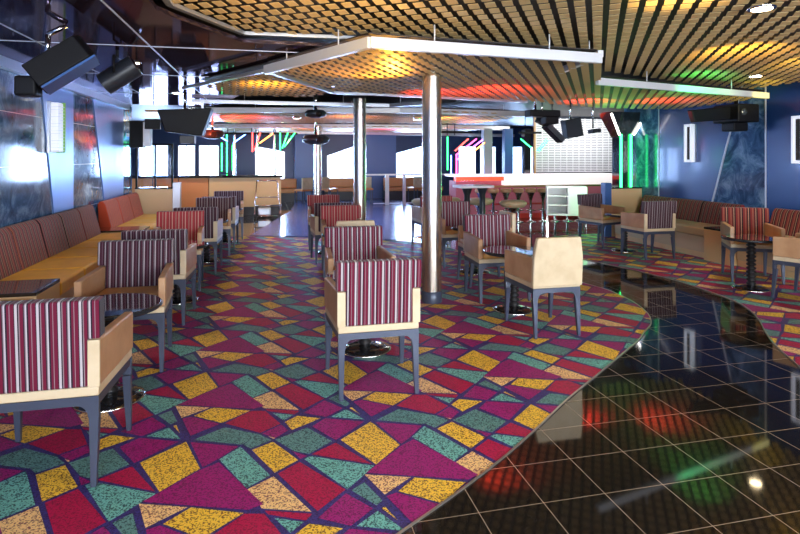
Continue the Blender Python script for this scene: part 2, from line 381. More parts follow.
def wall_with_openings(name, x0, x1, y, z1, wins, m, sill, thick=.15, axis='y'):
    """wall spanning x0..x1 at y with polygon windows (xa, xb, ztop_a, ztop_b)"""
    mb = MB(); mb.box(x0, x1, y, y+thick, 0, sill)
    xs = x0
    for xa, xb, za, zb in wins:
        mb.box(xs, xa, y, y+thick, sill, z1); xs = xb
        mb.loft([(xa, y, za), (xb, y, zb), (xb, y, z1), (xa, y, z1)], [(xa, y+thick, za), (xb, y+thick, zb), (xb, y+thick, z1), (xa, y+thick, z1)])
    mb.box(xs, x1, y, y+thick, sill, z1)
    if axis == 'x':
        mb.v = [(yy, xx, z) for xx, yy, z in mb.v]
    return struct(mb.build(name, m))
wf = [(-5.6, -4.6, 1.97, 1.97), (-4.4, -3.4, 1.97, 1.97), (-3.1, -2.5, 1.97, 1.97), (-2.4, -1.7, 1.97, 1.97), (-.45, .62, 1.95, 1.75), (2.16, 3.3, 1.6, 2.0), (4.8, 6.1, 1.7, 2.05), (7.35, 8.1, 1.97, 1.97), (8.25, 8.95, 1.97, 1.97), (9.6, 10.6, 1.97, 1.97)]
wall_with_openings('wall_far', -6.2, 13, YF, 2.75, wf, 'navy_wall', .43)
k = 1
def window(x0, x1, za, zb, sill, y, axis='y', mullions=1):
    global k
    fr = MB(); t = .04
    fr.box(x0, x1, y+.04, y+.09, sill, sill+t)
    fr.box(x0, x0+t, y+.04, y+.09, sill, za); fr.box(x1-t, x1, y+.04, y+.09, sill, zb)
    fr.bar((x0, y+.065, za), (x1, y+.065, zb), .05, t)
    for i in range(1, mullions+1):
        x = x0+(x1-x0)*i/(mullions+1); z = za+(zb-za)*i/(mullions+1); fr.box(x-.02, x+.02, y+.045, y+.085, sill, z)
    gl = MB().loft([(x0, y+.06, sill), (x1, y+.06, sill), (x1, y+.06, zb), (x0, y+.06, za)], [(x0, y+.066, sill), (x1, y+.066, sill), (x1, y+.066, zb), (x0, y+.066, za)])
    if axis == 'x':
        fr.v = [(b, a, c) for a, b, c in fr.v]; gl.v = [(b, a, c) for a, b, c in gl.v]
    o = struct(fr.build('window_%d' % k, 'alu')); gl.build('pane', 'glass', o); k += 1
for a, b, c, d in wf: window(a, b, c, d, .43, YF)
wl = [(13.2, 14.6, 1.97, 1.97), (15.0, 16.6, 1.97, 1.97), (17.0, 18.6, 1.97, 1.97)]
wall_with_openings('wall_side', 11.0, YF+.15, -6.2, 2.75, wl, 'navy_wall', .6, .15, 'x')
for a, b, c, d in wl: window(a, b, c, d, .6, -6.2, 'x')
ww = [(-1.9, .3, 2.2, 2.2), (.6, 2.8, 2.2, 2.2), (3.1, 5.3, 2.2, 2.2), (5.5, 7.0, 2.2, 2.2)]
wall_with_openings('wall_aft', XL-.12, XR+.12, YB-.15, 2.75, ww, 'navy_wall', .9)
for a, b, c, d in ww: window(a, b, c, d, .9, YB-.15)
# short returns of the far lounge
struct(MB().box(-6.2, XL-.12, 11.0, 11.12, 0, 2.75).build('wall_return', 'navy_wall'))
struct(MB().box(XR+.12, 13, 10.23, 10.35, 0, 2.75).build('wall_recess', 'navy_wall'))
struct(MB().box(12.85, 13, 10.35, YF, 0, 2.75).build('wall_bar_side', 'navy_wall'))
struct(MB().box(.95, 1.9, 20.6, 21.15, 0, 2.6).box(3.35, 4.75, 20.9, 21.15, 0, 2.6).build('wall_pier', 'blue_panel'))

# ---------------------------------------------------------------- ceiling
struct(MB().box(-6.35, 13, YB, YF+.3, 2.75, 2.85).build('ceiling', 'ceiling_dark'))
# glossy lacquered soffit on the left with thin bright joints
sf = MB(); SY = [(-.70, -2.6), (-.70, 3.9), (-.62, 4.1), (-.2, 4.85), (2.2, 4.9), (2.2, 7.1), (-.2, 8.1), (-.9, 11.0), (-2.5, 11.0), (-2.5, -2.6)]
sf.hexa(SY[::-1], 2.5, 2.53, 0)
for p, q in (((-.98, -2.6), (-.98, 11)), ((-2.5, 3.3), (-.98, 3.3)), ((-2.5, 5.2), (2.1, 5.2)), ((-2.5, 7.0), (2.1, 7.0)), ((-2.5, 9.0), (-.5, 9.0)), ((-1.85, -2.6), (-1.85, 11))):
    sf.bar((*p, 2.4985), (*q, 2.4985), .012, .006, 1)
struct(sf.build('trim_1', ['ceiling_gloss', 'seam']))
struct(MB().box(-2.5, -2.42, 4, 11, 2.40, 2.5).build('trim_2', 'alu'))

# hanging grids of small tilted blades
GA = math.radians(32.5); GD = (math.sin(GA), math.cos(GA)); GE = (math.cos(GA), -math.sin(GA))
def inside(poly, x, y):
    c = False; n = len(poly)
    for i in range(n):
        x1, y1 = poly[i]; x2, y2 = poly[(i+1) % n]
        if (y1 > y) != (y2 > y) and x < (x2-x1)*(y-y1)/(y2-y1)+x1: c = not c
    return c
def grid_panel(poly, z, label, pe=.115, pd=.16, tray=.085):
    o = MB().hexa(poly if sum(poly[i][0]*poly[(i+1) % len(poly)][1]-poly[(i+1) % len(poly)][0]*poly[i][1] for i in range(len(poly))) > 0 else poly[::-1], z+tray-.01, z+tray).build('ceiling_grid', 'mesh_tray')
    tag(o, label, 'ceiling panel')
    mb = MB(); us = [x*GE[0]+y*GE[1] for x, y in poly]; vs = [x*GD[0]+y*GD[1] for x, y in poly]
    for i in range(int(min(us)/pe)-1, int(max(us)/pe)+2):
        for j in range(int(min(vs)/pd)-1, int(max(vs)/pd)+2):
            u = i*pe; v = j*pd; x = u*GE[0]+v*GD[0]; y = u*GE[1]+v*GD[1]
            if not inside(poly, x, y): continue
            h = pe*.31; d = pd*.23
            q = [(x+su*GE[0]+sv*GD[0], y+su*GE[1]+sv*GD[1]) for su, sv in ((-h, -d), (h, -d), (h, d), (-h, d))]
            mb.loft([(a, b, z+sz) for (a, b), sz in zip(q, (.012, .012, 0, 0))], [(a, b, z+sz+.005) for (a, b), sz in zip(q, (.012, .012, 0, 0))])
    mb.build('blades', 'mesh_gold', o)
    return o
def fascia(pts, z0, z1, mats, label, closed=False, parent=None, rods=True):
    mb = MB()
    for a, b in zip(pts, pts[1:]): mb.bar((*a, (z0+z1)/2), (*b, (z0+z1)/2), .05, z1-z0)
    o = mb.build('ceiling_beam', mats, None, .004)
    tag(o, label, 'ceiling beam')
    if rods:
        r = MB()
        for a, b in zip(pts, pts[1:]):
            for t in (.25, .75):
                x = a[0]+(b[0]-a[0])*t; y = a[1]+(b[1]-a[1])*t; r.tube((x, y, z1), (x, y, z1+.13), .006, 6)
        r.build('hanger_rods', 'white_metal', o)
    return o
grid_panel([(-.65, -1.2), (-.62, 4.05), (-.2, 4.85), (.72, 4.8), (7.15, 7.3), (7.15, -1.2)], 2.58, 'large gold blade grid filling the near ceiling')
P1 = [(0, 5.65), (.74, 4.17), (2.79, 4.38), (3.71, 5.78), (6.75, 6.5), (7.1, 7.4), (7.1, 8.75), (5.64, 8.75), (3.85, 7.95), (1.76, 7.55), (.85, 7.38)]
grid_panel(P1, 2.40, 'lower gold blade grid around the nearest column')
fascia([(-.68, 2.5), (-.64, 4.05), (-.2, 4.87), (.9, 4.84), (2.0, 5.2)], 2.565, 2.595, 'alu', 'thin pale rim along the left edge of the near gold grid', rods=False)
fascia([(-.02, 5.65), (.74, 4.12), (2.79, 4.33)], 2.355, 2.44, 'white_metal', 'angled white beam edging the lower grid at the nearest column')
fascia([(2.79, 4.33), (2.95, 5.3)], 2.41, 2.47, 'white_metal', 'short white connector beam between the two long ceiling beams')
fascia([(3.60, 5.66), (6.75, 6.45)], 2.36, 2.44, 'white_metal', 'long ceiling beam on the right catching green and yellow light')
grid_panel([(-.78, 7.1), (0, 5.7), (.82, 7.35), (.6, 8.1), (-.48, 8.16)], 2.40, 'small triangular gold blade grid left of the nearest column')
fascia([(-1.0, 7.3), (-.02, 5.65), (.83, 7.38), (3.85, 7.92)], 2.375, 2.41, 'alu', 'thin silver rim between the triangular grid and the larger grid', rods=False)
grid_panel([(-1.0, 11.1), (3.6, 10.1), (5.2, 10.6), (5.2, 13.6), (-1.0, 14.8)], 2.40, 'dark gold blade grid hanging over the dance floor edge', .16, .16)
fascia([(-1.1, 11.0), (2.4, 10.25), (5.3, 10.55)], 2.37, 2.47, 'white_metal', 'white beam crossing behind the second column')
fascia([(-1.2, 9.7), (2.1, 9.75), (2.7, 9.0)], 2.43, 2.49, 'alu', 'slim grey beam in front of the white crossing beam')
grid_panel([(-2.2, 16.0), (4.5, 14.9), (6.5, 15.6), (6, 19), (-2.2, 19)], 2.38, 'far gold blade grid over the dance floor', .2, .2)
fascia([(-2.4, 16.3), (1.5, 15.6), (5.0, 15.2), (7.0, 15.6)], 2.34, 2.46, 'white_metal', 'far white beam over the dance floor')
fascia([(-2.6, 18.8), (3.0, 18.6), (9.0, 19.6)], 2.30, 2.40, 'white_metal', 'farthest white beam in front of the windows')
o = MB().box(-2.4, 1.0, 12.2, 15.4, 2.46, 2.5).build('ceiling_canopy', 'laminate_orange'); tag(o, 'flat orange canopy hanging above the left bar', 'canopy')

# ---------------------------------------------------------------- columns
def column(x, y, label, r=.104, z1=2.5):
    t = thing('column', (x, y, 0), 0, label, 'column')
    MB().lathe([(r, .12), (r, z1)], 40).build('shaft', 'brass_chrome', t)
    MB().lathe([(r+.004, .0), (r+.006, .01), (r+.006, .12), (r, .125)], 40).build('base_collar', 'leg_paint', t)
column(1.71, 5.80, 'thick polished metal column nearest the camera'); column(1.46, 9.1, 'polished metal column second from the camera')
column(1.33, 15.5, 'slim polished metal column on the far left dance floor', z1=2.4); column(7.6, 18.6, 'slim polished column behind the right bar', z1=2.4)

# ---------------------------------------------------------------- chairs
def arm_chair(loc, rz, back, label, leather=False):
    """faces +y locally; base centre at the origin"""
    t = thing('armchair', loc, rz, label, 'chair', None)
    wr, wf_ = (.265, .295) if not leather else (.222, .245)       # half widths rear / front
    yr, yf = -.27, .27
    q = [(-wr, yr), (wr, yr), (wf_, yf), (-wf_, yf)]
    MB().hexa(q, .425, .470).build('seat_base', 'cream', t, .008)
    MB().hexa([(-wr+.05, yr+.08), (wr-.05, yr+.08), (wf_-.052, yf-.005), (-wf_+.052, yf-.005)], .471, .53).build('seat_cushion', 'seat_orange' if not leather else 'tan_leather', t, .02, 3)
    for s in (-1, 1):
        a = [(s*(wr-.045), yr, 0), (s*(wr+.006), yr, 0), (s*(wf_+.006), yf, 0), (s*(wf_-.045), yf, 0)]
        if s < 0: a = a[::-1]
        top = [(x, y, .695 if y < 0 else .68) for x, y, z in a]
        MB().loft([(x, y, .471) for x, y, z in a], top).build('armrest', 'tan_leather', t, .012, 3)
        # cream rear edge of the arm
        x0, x1 = sorted((s*(wr-.046), s*(wr+.007)))
        MB().box(x0, x1, yr-.012, yr+.006, .471, .693).build('armrest_edge', 'cream', t, .004)
    zt = .885; hw = wr+.012; hn = wr-.047
    if leather:
        wb = wr+.012; pr = [(-wb, .44), (wb, .44), (wb-.004, .70), (wb-.03, zt-.02), (-wb+.03, zt-.02), (-wb+.004, .70)]
        mb = MB(); mb.loft([(x, yr-.022-(z-.48)*.08, z) for x, z in pr][::-1], [(x, yr+.03-(z-.48)*.08, z) for x, z in pr][::-1]); mb.build('backrest', 'cream', t, .014, 3)
    else:
        # upholstered back: narrow between the arms, full width above them
        mb = MB(); f = lambda z: -(z-.48)*.07
        ring = lambda pr, dy: [(x, yr+dy+f(z), z) for x, z in pr]
        pr = [(-hn, .471), (hn, .471), (hn, .698), (hw, .70), (hw, zt), (-hw, zt), (-hw, .70), (-hn, .698)]
        mb.loft(ring(pr, .085)[::1], ring(pr, -.008)); mb.build('backrest', back, t, .012, 3)
    # leg frame: aprons with rounded corners
    ap = MB(); hz = .425
    for y, wd in ((yr+.012, wr), (yf-.012, wf_)):
        pts = [(-wd, hz), (-wd, hz-.10), (-wd+.045, hz-.10)]+[(-wd+.045+.05*(1-math.cos(a)), hz-.10+.06*math.sin(a)) for a in (.4, .8, 1.2, PI/2)]
        pts = pts+[(-x, z) for x, z in pts[::-1]]
        n = len(pts); ap.loft([(x, y+.012, z) for x, z in pts], [(x, y-.012, z) for x, z in pts])
    for s in (-1, 1): ap.bar((s*(wr-.015), yr, hz-.022), (s*(wf_-.015), yf, hz-.022), .022, .042)
    ap.build('apron', 'leg_paint', t)
    for s in (-1, 1):
        for y, wd, spl in ((yr, wr, -.028), (yf, wf_, .028)):
            x = s*(wd-.022); yy = y+(.022 if y < 0 else -.022)
            tp = [(x-.022, yy-.022, hz-.095), (x+.022, yy-.022, hz-.095), (x+.022, yy+.022, hz-.095), (x-.022, yy+.022, hz-.095)]
            bx = x+s*.004; by = yy+spl
            bt = [(bx-.013, by-.013, .006), (bx+.013, by-.013, .006), (bx+.013, by+.013, .006), (bx-.013, by+.013, .006)]
            MB().loft(bt, tp).build('leg', 'leg_paint', t, .003)
    return t
protos = {}
used = set()
def chair(kind, x, y, face, label):
    rz = math.radians(face)
    key = kind
    if key not in protos:
        protos[key] = arm_chair((x, y, 0), rz, kind if kind != 'leather' else 'cream', label, kind == 'leather'); return protos[key]
    return clone(protos[key], (x, y, 0), rz, label)
AW, TO = 0, 180
chair('stripe_maroon', -1.04, 3.18, AW, 'nearest armchair at the left edge with maroon and white striped back')
chair('stripe_plum', -1.02, 4.62, TO, 'plum striped armchair facing the nearest left armchair across a table')
chair('stripe_plum', -1.00, 5.77, AW, 'plum striped armchair third from the front in the left row')
chair('stripe_red', -1.04, 7.12, TO, 'red and tan striped armchair fourth in the left row')
chair('stripe_plum', -.92, 8.12, AW, 'plum striped armchair fifth in the left row')
chair('stripe_plum', -.86, 9.45, TO, 'plum striped armchair sixth in the left row')
chair('stripe_plum', -.80, 10.2, AW, 'plum striped armchair seventh in the left row')
chair('stripe_plum', -.74, 11.25, TO, 'farthest plum striped armchair of the left row')
chair('stripe_maroon', .70, 3.84, AW, 'maroon and white striped armchair in the middle, its back to the camera')
chair('stripe_maroon', .80, 5.10, TO, 'striped armchair facing the camera behind the middle armchair')
chair('leather', .92, 6.32, AW, 'armchair with plain beige back behind the middle pair')
chair('stripe_red', .98, 7.5, TO, 'red striped armchair facing the camera in the middle row')
chair('stripe_plum', .93, 8.45, AW, 'dark armchair mostly hidden behind the red striped one in the middle row')
chair('stripe_red', .95, 9.68, TO, 'farthest red striped armchair of the middle row')
chair('leather', 2.42, 4.68, AW, 'beige leather armchair with plain back at the carpet curve')
chair('stripe_maroon', 2.46, 5.86, TO, 'striped armchair facing the beige leather armchair')
chair('leather', 2.62, 6.56, 90, 'tan armchair turned sideways behind the right-middle striped armchair')
chair('stripe_maroon', 2.66, 7.76, TO, 'maroon striped armchair just right of the nearest column')
chair('stripe_red', 2.80, 9.5, AW, 'red striped armchair half hidden behind the nearest column')
chair('stripe_plum', 5.72, 8.86, 197, 'farthest striped armchair in front of the right bench')
chair('stripe_plum', 5.76, 7.66, AW, 'armchair turned toward the divider with its back to the camera, right bench')
chair('stripe_bench', 5.98, 5.97, 151, 'brown striped armchair facing the camera at the right bench')
chair('stripe_plum', 5.74, 4.92, 20, 'armchair cut off by the right edge of the picture')

# ---------------------------------------------------------------- tables
def table(loc, label):
    t = thing('round_table', loc, 0, label, 'table')
    tp = MB().lathe([(.27, .575), (.300, .580), (.305, .59), (.305, .605), (.30, .612)], 48).build('tabletop', 'black_gloss', t)
    MB().lathe([(.307, .586), (.311, .589), (.311, .603), (.307, .606)], 48).build('rim', 'dark_body', tp)
    pr = [(.05, .045)]
    z = .05
    for i in range(11):
        pr += [(.033, z), (.052, z+.012), (.052, z+.026), (.033, z+.04)]; z += .045
    pr += [(.03, z), (.08, .574)]
    MB().lathe(pr, 24).build('pedestal', 'black_rubber', t)
    b = MB().lathe([(.20, .004), (.205, .012), (.20, .024), (.12, .04), (.05, .05)], 40).build('base', 'black_gloss', t)
    MB().lathe([(.206, .004), (.209, .006), (.209, .018), (.206, .02)], 40).build('rim', 'chrome', b)
    return t
tb = table((-.98, 3.92, 0), 'round black table between the two nearest left armchairs')
for x, y, l in ((-.94, 6.45, 'round black table between third and fourth left armchairs'), (-.88, 8.8, 'round black table between fifth and sixth left armchairs'),
                (-.76, 10.75, 'farthest round table of the left row'), (.76, 4.47, 'round black table between the two front middle armchairs'), (.95, 6.92, 'round black table between beige and red middle armchairs'),
                (.95, 9.08, 'farthest round table of the middle row'), (2.42, 5.28, 'round black table behind the beige leather armchair'), (2.7, 7.16, 'round table behind the sideways tan armchair'),
                (5.72, 8.20, 'round table between the two armchairs near the right divider'), (5.52, 5.50, 'round table between the two armchairs at the right edge')):
    clone(tb, (x, y, 0), 0, l)

# ---------------------------------------------------------------- wall benches
def bench(name, x_back, side, y0, y1, label, nb, depth=.72, stripe='stripe_bench', seatm='bench_yellow', dark_end=False):
    """side=+1: bench against the left wall, seat toward +x"""
    t = thing('wall_bench', (x_back, y0, 0), 0, label, 'bench'); Lg = y1-y0
    X = lambda a, b: tuple(sorted((side*a, side*b)))
    x0, x1 = X(.02, depth-.03); MB().box(x0, x1, 0, Lg, .0, .09).build('plinth', 'dark_plinth' if side > 0 else 'laminate_beige', t)
    x0, x1 = X(.02, depth-.01); MB().box(x0, x1, 0, Lg, .09, .33).build('base', 'bench_beige', t, .01)
    n = nb; w = Lg/n
    for i in range(n):
        a = i*w+.006; b = (i+1)*w-.006
        x0, x1 = X(.16, depth+.02); MB().box(x0, x1, a, b, .332, .465).build('seat', seatm, t, .03, 3)
        # leaning back cushion with rounded top
        zb = 0 if side > 0 else -.07; pr = [(.20, .46), (.02, .46), (.0, .84+zb), (.03, .885+zb), (.075, .88+zb), (.11, .83+zb)]
        ring = lambda yy: [(side*px, yy, pz) for px, pz in pr]
        m = MB(); m.loft(ring(a), ring(b)) if side < 0 else m.loft(ring(b), ring(a))
        # local x along the bench so the stripes run up the cushion
        o = bpy.data.objects.new('back_cushion', None)
        bpy.data.objects.remove(o)
        mm = Matrix.Rotation(PI/2, 4, 'Z')
        inv = mm.inverted(); m.v = [tuple(inv @ Vector(v)) for v in m.v]
        c = m.build('back_cushion', stripe, t, .018, 3); c.matrix_local = mm
    return t
def console(x_back, side, y0, y1, label, depth=.74, h=.50):
    t = thing('console', (x_back, y0, 0), 0, label, 'cabinet'); x0, x1 = sorted((side*.02, side*depth))
    MB().box(x0, x1, .01, y1-y0-.01, 0, h-.03).build('body', 'laminate_beige', t, .004)
    MB().box(x0, x1, .005, y1-y0-.005, h-.03, h).build('top', 'black_gloss', t, .004)
bench('a', -2.49, 1, 5.45, 8.75, 'long left wall bench with striped back and mustard seat', 5)
console(-2.49, 1, 4.9, 5.43, 'low beige console with black top at the near end of the left bench')
bench('b', -2.49, 1, 1.9, 4.88, 'left wall bench section cut off by the left picture edge', 4)
console(-2.49, 1, 8.77, 9.25, 'low console with dark top between the two left benches')
bench('c', -2.49, 1, 9.27, 11.55, 'farther left wall bench glowing orange beside the divider', 3, stripe='stripe_orange')
bench('d', 7.19, -1, 7.25, 9.6, 'farther right wall bench behind the two armchairs', 3, seatm='bench_beige')
console(7.19, -1, 6.72, 7.23, 'low beige console between the two right benches', .80, .50)
bench('e', 7.19, -1, 2.5, 6.7, 'nearer right wall bench running out of the picture', 5, seatm='bench_beige')

# ---------------------------------------------------------------- dividers
def divider(x0, x1, y, label, post_x, glass=True, pm='chrome'):
    t = thing('divider', ((x0+x1)/2, y, 0), 0, label, 'partition'); h = (x1-x0)/2
    MB().box(-h, h, -.05, .05, 0, .93).build('panel', 'laminate_beige', t, .003)
    MB().box(-h, h, -.06, .06, .93, .96).build('cap', 'black_gloss', t, .003)
    px = post_x-(x0+x1)/2
    MB().box(px-.07, px+.07, -.075, .075, 0, 1.05).build('end_post', pm, t, .005)
    if glass:
        MB().box(-h, h-.02, -.006, .006, .96, 1.78).build('glass_pane', 'glass', t)
        MB().box(-h, -h+.03, -.02, .02, .96, 1.8).box(.0, .03, -.02, .02, .96, 1.8).box(h-.03, h, -.02, .02, .96, 1.8).box(-h, h, -.02, .02, 1.78, 1.81).build('glass_frame', 'black_matt', t)
divider(-2.48, -1.80, 11.75, 'beige divider with glass above at the far end of the left bench', -1.73, True, 'alu')
divider(6.5, 7.18, 9.78, 'beige divider with dark top at the far end of the right bench', 6.42, False, 'blue_panel')

# ---------------------------------------------------------------- sconces
def sconce(x, y, z0, z1, side, label):
    t = thing('wall_sconce', (x, y, z0), 0, label, 'lamp'); h = z1-z0
    if side < 0:
        MB().box(-.03, 0, -.09, .09, 0, h).build('backplate', 'alu', t)
        MB().box(-.10, -.03, -.09, -.05, 0, h).box(-.10, -.03, .05, .09, 0, h).box(-.10, -.03, -.05, .05, 0, .04).box(-.10, -.03, -.05, .05, h-.04, h).build('white_frame', 'sconce_glow', t, .004)
        MB().box(-.07, -.03, -.045, .045, .045, h-.045).build('dark_core', 'mesh_tray', t); return
    MB().box(*sorted((0, side*.03)), -.13, .13, 0, h).build('backplate', 'alu', t)
    gl = MB().box(*sorted((side*.03, side*.11)), -.10, .07, .01, h-.01); gl.build('diffuser', 'sconce_glow', t, .01)
    r = MB()
    for i in range(14): r.box(*sorted((side*.03, side*.12)), -.105, .075, .02+i*(h-.04)/14, .028+i*(h-.04)/14)
    r.build('ribs', 'white_metal', t)
    MB().box(*sorted((side*.03, side*.125)), .075, .11, 0, h).build('side_fin', 'green_edge' if side > 0 else 'white_metal', t)
sconce(-2.50, 7.45, 1.60, 2.2, 1, 'ribbed white wall sconce with green edge on the left wall')
sconce(7.20, 8.40, 1.46, 2.12, -1, 'ribbed wall sconce above the farther right bench')
sconce(7.20, 6.32, 1.46, 2.12, -1, 'wall sconce cut off at the right picture edge')

# ---------------------------------------------------------------- bar on the left
t = thing('bar_counter', (-1.15, 15.6, 0), 0, 'long beige and orange bar counter with black top at the back left', 'bar')
MB().box(-2.2, 1.45, 0, .6, 0, .22).build('plinth', 'dark_plinth', t)
MB().box(-.35, 1.5, -.03, .65, .22, 1.0).build('beige_front', 'laminate_beige', t)
p = MB().box(-2.3, -.37, -.02, .65, .22, 1.0).build('orange_front', 'laminate_orange', t)
MB().box(-1.12, -1.10, -.024, -.02, .22, 1.0).box(-1.74, -1.72, -.024, -.02, .22, 1.0).build('joint', 'dark_plinth', p)
MB().box(-2.35, 1.55, -.08, .7, 1.0, 1.07).build('countertop', 'black_gloss', t, .005)

def neon(name, base, tubes, label):
    t = thing(name, base, 0, label, 'neon light')
    MB().tube((0, .04, 2.75-base[2]), (0, .04, 2.15-base[2]), .012, 8).box(-.2, .5, .03, .05, 2.2-base[2], 2.26-base[2]).tube((0, 0.04, 2.75-base[2]), (0, .04, 2.70-base[2]), .09, 16).build('canopy_mount', 'black_matt', t)
    for a, b, c in tubes:
        MB().tube(a, b, .017, 8).build('tube', 'neon_'+c, t)
neon('neon_sign', (-1.12, 16.9, 1.1), [((0, 0, .9), (-.33, 0, 1.1), 'blue'), ((.15, 0, .85), (.55, 0, 1.15), 'blue'), ((-.02, 0, 0), (-.02, 0, 1.1), 'green'), ((.14, 0, .05), (.14, 0, .8), 'green'), ((-.16, 0, .05), (-.16, 0, .85), 'green')], 'blue and green V-shaped neon above the left bar')
neon('neon_sign', (-.45, 16.8, 1.1), [((.02, 0, .6), (.02, 0, 1.15), 'red'), ((.08, 0, .65), (.24, 0, 1.15), 'red'), ((.22, 0, .85), (.62, 0, 1.15), 'orange')], 'red and orange neon tubes above the left bar')
neon('neon_sign', (.35, 16.7, 1.1), [((0, 0, .6), (0, 0, 1.15), 'green'), ((.06, 0, .7), (.22, 0, 1.15), 'green'), ((.12, 0, .75), (.42, 0, 1.15), 'green')], 'green neon tubes at the right end of the left bar')
# neon-lit columns behind the bar
for x, y, l in ((-.95, 17.2, 'slim chrome pole behind the left bar, beside the green neon'), (-.3, 17.2, 'slim chrome pole behind the middle of the left bar'), (.2, 17.2, 'slim chrome pole at the right end behind the left bar')):
    tag(MB().lathe([(.045, 0), (.045, 2.38)], 16, x, y).build('pole', 'chrome'), l, 'pole')

# ---------------------------------------------------------------- luggage trolley in front of the left bar
t = thing('folding_trolley', (-.02, 15.1, 0), 0, 'folded chrome trolley leaning on the left bar', 'trolley')
f = MB().path([(-.32, -.12, .03), (-.26, .25, .92), (.26, .25, .92), (.34, -.10, .1)], .016).path([(-.29, .06, .5), (.31, .06, .5)], .014).path([(-.30, -.05, .28), (.33, -.02, .28)], .014)
f.path([(-.3, -.4, .05), (.32, -.4, .05), (.36, -.05, .30), (-.3, -.05, .28), (-.3, -.4, .05)], .014); f.build('frame', 'chrome', t)
for x in (-.3, .32):
    m = MB().lathe([(.05, -.015), (.055, 0), (.05, .015)], 16); m.v = [(z+x, a-.38, b+.056) for a, b, z in m.v]; m.build('wheel', 'black_rubber', t)
MB().box(-.22, .1, -.3, -.02, .06, .24).build('tray', 'alu', t, .03)

# ---------------------------------------------------------------- railing and far furniture
t = thing('railing', (3.9, 17.9, 0), 0, 'white railing at the edge of the dance floor', 'railing')
MB().bar((-1.0, 0, .98), (2.3, -.2, .98), .06, .05).build('handrail', 'white_metal', t)
for x, w_ in ((-.15, .12), (.42, .09), (1.6, .07)):
    MB().box(x-w_/2, x+w_/2, -.12, -.04, 0, .96).build('post', 'white_metal', t)
MB().box(-.6, 2.1, -.1, -.08, .04, .07).build('lower_rail', 'alu', t)

def low_bench(x0, x1, y, label):
    t = thing('window_bench', ((x0+x1)/2, y, 0), 0, label, 'bench'); h = (x1-x0)/2
    MB().box(-h, h, 0, .5, .0, .30).build('base', 'dark_plinth', t)
    MB().box(-h, h, -.03, .45, .30, .45).build('seat', 'laminate_orange', t, .03)
    MB().box(-h, h, .38, .5, .45, .78).build('back', 'laminate_orange', t, .03)
low_bench(2.0, 3.5, 20.2, 'low orange bench under the middle far window'); low_bench(4.2, 6.4, 20.2, 'low orange bench under the far window right of the second column')
low_bench(-.2, 1.0, 19.9, 'low orange bench beside the blue pier')
def cafe_chair(x, y, rz, label):
    t = thing('cafe_chair', (x, y, 0), rz, label, 'chair')
    MB().box(-.22, .22, -.22, .22, .42, .48).build('seat', 'laminate_orange', t, .01); MB().box(-.22, .22, -.24, -.19, .48, .86).build('backrest', 'cream', t, .01)
    for sx in (-.19, .19):
        for sy in (-.2, .19): MB().bar((sx, sy, 0), (sx, sy, .42), .03).build('leg', 'leg_paint', t)
    return t
cc = cafe_chair(1.15, 19.0, .6, 'pale-backed chair beside the blue pier')
for x, y, r, l in ((2.05, 19.2, 3.9, 'pale-backed chair left of the middle far window'), (3.3, 19.2, 3.1, 'pale-backed chair right of the middle far window'), (5.1, 19.3, .3, 'pale-backed chair behind the railing')): clone(cc, (x, y, 0), r, l)

# ---------------------------------------------------------------- bar on the right
t = thing('bar_counter', (6.3, 13.3, 0), 0, 'long pink-lit bar counter with white top at the back right', 'bar')
MB().box(-1.75, 2.6, .02, .55, 0, .95).build('front', 'pink_lit_front', t)
MB().box(-1.75, 2.6, -.04, .0, .0, .12).box(-1.75, 2.6, -.03, .01, .34, .38).build('kick_strip', 'red_dim', t)
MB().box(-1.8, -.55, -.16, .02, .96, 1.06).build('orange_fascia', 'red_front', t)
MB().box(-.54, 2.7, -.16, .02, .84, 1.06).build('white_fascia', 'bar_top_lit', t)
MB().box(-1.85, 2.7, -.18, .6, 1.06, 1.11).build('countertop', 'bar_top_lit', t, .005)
MB().box(-1.1, 2.6, -.2, -.16, .79, .84).build('arm_rail', 'wood_trim', t, .01)
def stool(x, y, label):
    t = thing('bar_stool', (x, y, 0), 0, label, 'stool')
    MB().lathe([(.02, .70), (.12, .705), (.135, .73), (.135, .77), (.12, .80), (.02, .805)], 24).build('seat', 'tan_leather', t)
    MB().lathe([(.035, .03), (.03, .5), (.06, .60), (.10, .70)], 20).build('pedestal', 'chrome', t)
    MB().lathe([(.135, 0), (.135, .015), (.05, .035)], 24).build('base', 'chrome', t)
    m = MB(); m.path([(.12*math.cos(a), .12*math.sin(a), .28) for a in [i*PI/8 for i in range(17)]], .010, 6); m.build('footring', 'chrome', t)
    return t
st = stool(4.9, 12.55, 'leftmost bar stool at the pink-lit bar')
for i, l in enumerate(('second bar stool from the left at the pink-lit bar', 'third bar stool from the left at the pink-lit bar', 'fourth bar stool from the left at the pink-lit bar', 'fifth bar stool from the left at the pink-lit bar',
                       'sixth bar stool from the left at the pink-lit bar', 'bar stool just left of the white cabinet at the bar', 'bar stool behind the white cabinet', 'bar stool right of the white cabinet')):
    clone(st, (5.2+i*.31, 12.5-i*.02, 0), 0, l)
